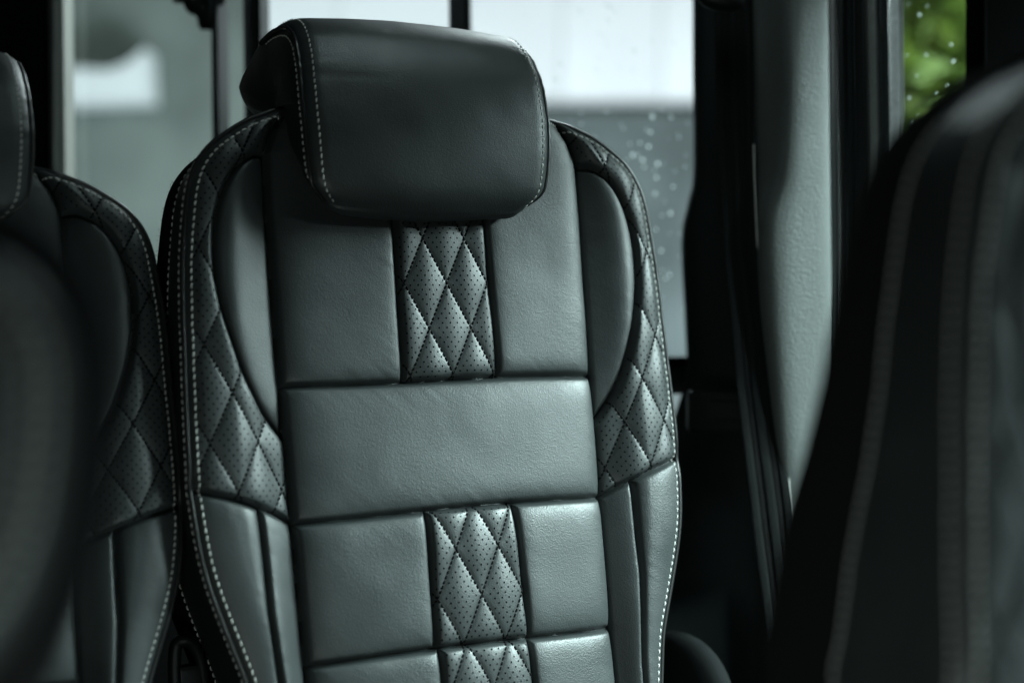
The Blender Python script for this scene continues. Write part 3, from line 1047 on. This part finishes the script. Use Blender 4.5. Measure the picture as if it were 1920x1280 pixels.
pillar_loft('vinyl_cover', [
    (-80, [(1412, 1.690), (1440, 1.66), (1474, 1.615), (1496, 1.606), (1528, 1.615), (1550, 1.630), (1557, 1.660)]),
    (60, [(1412, 1.690), (1440, 1.66), (1472, 1.615), (1494, 1.606), (1528, 1.615), (1551, 1.630), (1558, 1.660)]),
    (200, [(1412, 1.690), (1438, 1.66), (1470, 1.615), (1492, 1.606), (1528, 1.615), (1552, 1.630), (1559, 1.660)]),
    (330, [(1412, 1.690), (1430, 1.66), (1460, 1.615), (1486, 1.606), (1526, 1.615), (1553, 1.630), (1560, 1.660)]),
    (420, [(1410, 1.685), (1418, 1.65), (1436, 1.612), (1470, 1.604), (1524, 1.615), (1554, 1.630), (1561, 1.660)]),
    (560, [(1412, 1.68), (1420, 1.645), (1438, 1.612), (1472, 1.604), (1526, 1.615), (1556, 1.630), (1563, 1.660)]),
    (760, [(1430, 1.68), (1438, 1.645), (1452, 1.612), (1482, 1.604), (1530, 1.615), (1558, 1.630), (1565, 1.660)]),
    (1000, [(1450, 1.68), (1458, 1.645), (1470, 1.612), (1495, 1.604), (1535, 1.615), (1560, 1.630), (1567, 1.660)])], 'vinyl')
pillar_loft('dark_cover', [
    (-80, [(1299, 1.90), (1300, 1.80), (1310, 1.762), (1350, 1.742), (1400, 1.715), (1418, 1.69)]),
    (120, [(1299, 1.90), (1300, 1.80), (1310, 1.762), (1350, 1.742), (1400, 1.715), (1418, 1.69)]),
    (320, [(1300, 1.90), (1301, 1.80), (1311, 1.762), (1350, 1.742), (1400, 1.715), (1418, 1.69)]),
    (380, [(1290, 1.90), (1291, 1.80), (1301, 1.762), (1345, 1.742), (1400, 1.715), (1418, 1.69)]),
    (450, [(1278, 1.90), (1279, 1.80), (1290, 1.762), (1340, 1.742), (1400, 1.715), (1422, 1.69)]),
    (600, [(1284, 1.90), (1285, 1.80), (1295, 1.762), (1345, 1.742), (1410, 1.715), (1430, 1.69)]),
    (700, [(1286, 1.90), (1287, 1.80), (1297, 1.762), (1350, 1.742), (1420, 1.715), (1440, 1.69)]),
    (775, [(1266, 1.90), (1267, 1.80), (1277, 1.762), (1345, 1.742), (1425, 1.715), (1446, 1.69)]),
    (900, [(1230, 1.90), (1231, 1.80), (1241, 1.762), (1340, 1.742), (1430, 1.715), (1452, 1.69)]),
    (1400, [(1180, 1.90), (1181, 1.80), (1191, 1.762), (1340, 1.742), (1440, 1.715), (1462, 1.69)])], 'trim')
tag(pl, 'grained grey and black pillar cover between rear and side windows', 'pillar cover')

# lower side wall lining
lin = wall_strip('side_lining', 1200, 2100, 905, 1500, 1.62, .03, 'plastic', None, .01)
tag(lin, 'black lining panel low on the right behind the seat belt', 'panel')
lat = empty('belt_adjuster', None, at(1345, 770, 1.705 * PK))
slab('housing', (0, 0, 0), (.032, .012, .022), 'plastic', lat, .004, (0, 0, -YAW))
slab('slider', (.004, -.014, .002), (.020, .005, .010), 'plastic', lat, .002, (0, 0, -YAW))
tag(lat, 'small black rectangular latch housing on the dark pillar cover', 'latch')

# ------------------------------------------------------------------ seat belt hanging down the pillar
sb = empty('seat_belt', None, at(1400, 900, 1.6))
edge_l = catmull([(1336, -40), (1341, 60), (1345, 200), (1350, 340), (1358, 480), (1369, 585), (1381, 724), (1394, 836), (1405, 930), (1420, 1060), (1470, 1420)], 8)
edge_r = catmull([(1404, -40), (1409, 60), (1412, 200), (1415, 340), (1422, 480), (1439, 592), (1456, 742), (1471, 844), (1484, 930), (1503, 1060), (1560, 1420)], 8)
fr = np.linspace(0, 1, 26)
band = np.array([0, .2, .2, .4, .4, .6, .6, .8, .8, 1.0])
depth_b = np.interp(np.linspace(0, 1, len(edge_l)), [0, .5, 1], [1.655 * PK, 1.635 * PK, 1.58 * PK])


def belt_strip(name, f0, f1, lift, mat):
    q = np.linspace(f0, f1, 5)
    A = []
    for (xl, yl), (xr, yr), dz in zip(edge_l, edge_r, depth_b):
        A.append([np.array(at(xl + (xr - xl) * t_, yl + (yr - yl) * t_, dz - lift - .0006 * math.sin(math.pi * (t_ - f0) / (f1 - f0))) - sb.location) for t_ in q])
    A = np.array(A)
    back = A + np.array(FW) * .0018
    V = np.concatenate([A, back[:, ::-1]], 1)
    return mesh_obj(name, V.reshape(-1, 3), grid_faces(V.shape[0], V.shape[1], False, True), mat, sb)


for f0, f1, lf, mt in ((0, .22, .0012, 'webbing'), (.22, .38, 0, 'webbing_dark'), (.38, .62, .0012, 'webbing'), (.62, .78, 0, 'webbing_dark'), (.78, .985, .0012, 'webbing')):
    belt_strip('webbing_band', f0, f1, lf, mt)
P = np.array([np.array(at(xr, yr, dz - .001) - sb.location) for (xr, yr), dz in zip(edge_r, depth_b)])
v, f = tube(P[20:], .0007, 6)
mesh_obj('selvedge', v, f, 'thread', sb)
gd = lobe('belt_guide', at(1352, -6, 1.60 * PK) - sb.location, .024, .014, .014, 'plastic', sb, 2.4)
gd.rotation_euler = (0, .15, -YAW)
tag(sb, 'black seat belt with ribbed bands hanging down the pillar cover', 'seat belt')

# ------------------------------------------------------------------ side window on the right
sw_ = empty('side_window', None, at(1690, 700, 1.72))
for nm, x0, x1, dp, th, mt, bv, ln in (('rubber_seal', 1558, 1572, 1.66, .03, 'rubber', .004, 10), ('rubber_seal', 1573, 1590, 1.67, .02, 'trim', .005, 12),
                                       ('rubber_seal', 1591, 1616, 1.70, .02, 'rubber', .003, 12), ('grey_strip', 1618, 1633, 1.69, .02, 'grey_metal', .002, 18),
                                       ('rubber_seal', 1634, 1640, 1.72, .02, 'rubber', .001, 18), ('rubber_seal', 1641, 1657, 1.71, .02, 'trim', .002, 16),
                                       ('metal_strip', 1658, 1679, 1.715, .016, 'metal', .002, 12), ('rubber_seal', 1680, 1685, 1.72, .016, 'rubber', .001, 6),
                                       ('metal_strip', 1685.5, 1688.5, 1.72, .012, 'metal', .0006, 8), ('window_post', 1828, 2200, 1.60, .05, 'hole', .004, 0)):
    wall_strip(nm, x0, x1, -140, 720, dp * PK, th, mt, sw_, bv, ln)
wall_strip('pane', 1684, 1832, -130, 700, 1.735 * PK, .004, 'glass', sw_, 0)
DV, DF = [], []
for x_, y_ in ((1703, 8), (1738, 12), (1783, 84), (1787, 115), (1737, 103), (1719, 142), (1777, 161), (1757, 176), (1705, 184), (1700, 104), (1724, 28), (1713, 231), (1817, 62), (1723, 218), (1702, 252)):
    add_drop(at(x_, y_, 1.74 * PK) - sw_.location, rng.uniform(.0009, .0018), FW)
mesh_obj('raindrops', [tuple(v_) for v_ in DV], DF, 'water', sw_, kind='stuff')
tag(sw_, 'side window with metal and rubber edge strips, greenery beyond', 'window')

# ------------------------------------------------------------------ outdoors
bw = empty('building_wall', None, at(1000, 700, 9.0))
D = 9.0


def out_slab(name, x0, x1, y0, y1, depth, mat, th=.12):
    return wall_strip(name, x0, x1, y0, y1, depth, th, mat, bw, .01)


for x0, x1 in ((487, 640), (642, 860), (862, 1052), (1054, 1238), (1240, 1440), (1442, 1640)):
    out_slab('cladding_panel', x0, x1, -260, 192, D - .05, 'white_wall')
out_slab('shadow_gap', 487, 1640, 192, 214, D + .05, 'rubber', .06)
out_slab('lower_wall', 487, 1640, 214, 1100, D, 'grey_wall')
out_slab('lower_wall', -200, 485, -260, 1100, D, 'green_wall')
tag(bw, 'out of focus white and grey building wall beyond the rear window', 'wall')

vp = empty('white_panel', None, at(205, 150, 8.6))
ptsf = [(120, 128), (205, 132), (240, 118), (272, 92), (276, 186), (120, 192)]
Vf = [np.array(at(x_, y_, 8.6) - vp.location) for x_, y_ in ptsf]
Vb = [v_ + np.array(FW) * .25 for v_ in Vf]
n6 = len(ptsf)
fc = [list(range(n6)), list(range(2 * n6 - 1, n6 - 1, -1))] + [[i, i + n6, (i + 1) % n6 + n6, (i + 1) % n6] for i in range(n6)]
mesh_obj('panel_body', Vf + Vb, fc, 'white_paint', vp, smooth=False)
tag(vp, 'blurred bright white shape outside the left rear window', 'panel')

bush = empty('leafy_bush', None, at(1790, 900, 4.2))
LV, LF = [], []
ctr = at(1800, 130, 4.2)
for _ in range(5200):
    g = RT * max(-.42, rng.gauss(0, .26)) + FW * rng.gauss(0, .3) + UP * rng.gauss(0, .5)
    p = ctr + g - bush.location
    s_ = rng.uniform(.025, .055)
    d1 = Vector((rng.gauss(0, 1), rng.gauss(0, 1), rng.gauss(0, .6))).normalized()
    d2 = d1.cross(Vector((rng.gauss(0, 1), rng.gauss(0, 1), rng.gauss(0, 1)))).normalized()
    b0 = len(LV)
    LV += [p - d1 * s_, p + d2 * s_ * .45, p + d1 * s_, p - d2 * s_ * .45]
    LF.append([b0, b0 + 1, b0 + 2, b0 + 3])
mesh_obj('leaves', [tuple(v_) for v_ in LV], LF, 'leaf', bush, smooth=False, kind='stuff')
for _ in range(7):
    base = ctr + Vector((rng.gauss(0, .1), rng.gauss(0, .1), -1.3)) - bush.location
    tip = ctr + Vector((rng.gauss(0, .35), rng.gauss(0, .3), rng.uniform(-.2, .7))) - bush.location
    mid = (base + tip) / 2 + Vector((rng.gauss(0, .08), rng.gauss(0, .08), 0))
    P = catmull([np.array(base), np.array(mid), np.array(tip)], 6)
    v, f = tube(P, np.linspace(.022, .005, len(P)), 6)
    mesh_obj('branch', v, f, 'bark', bush)
tag(bush, 'green leafy bush outside the side window', 'bush')
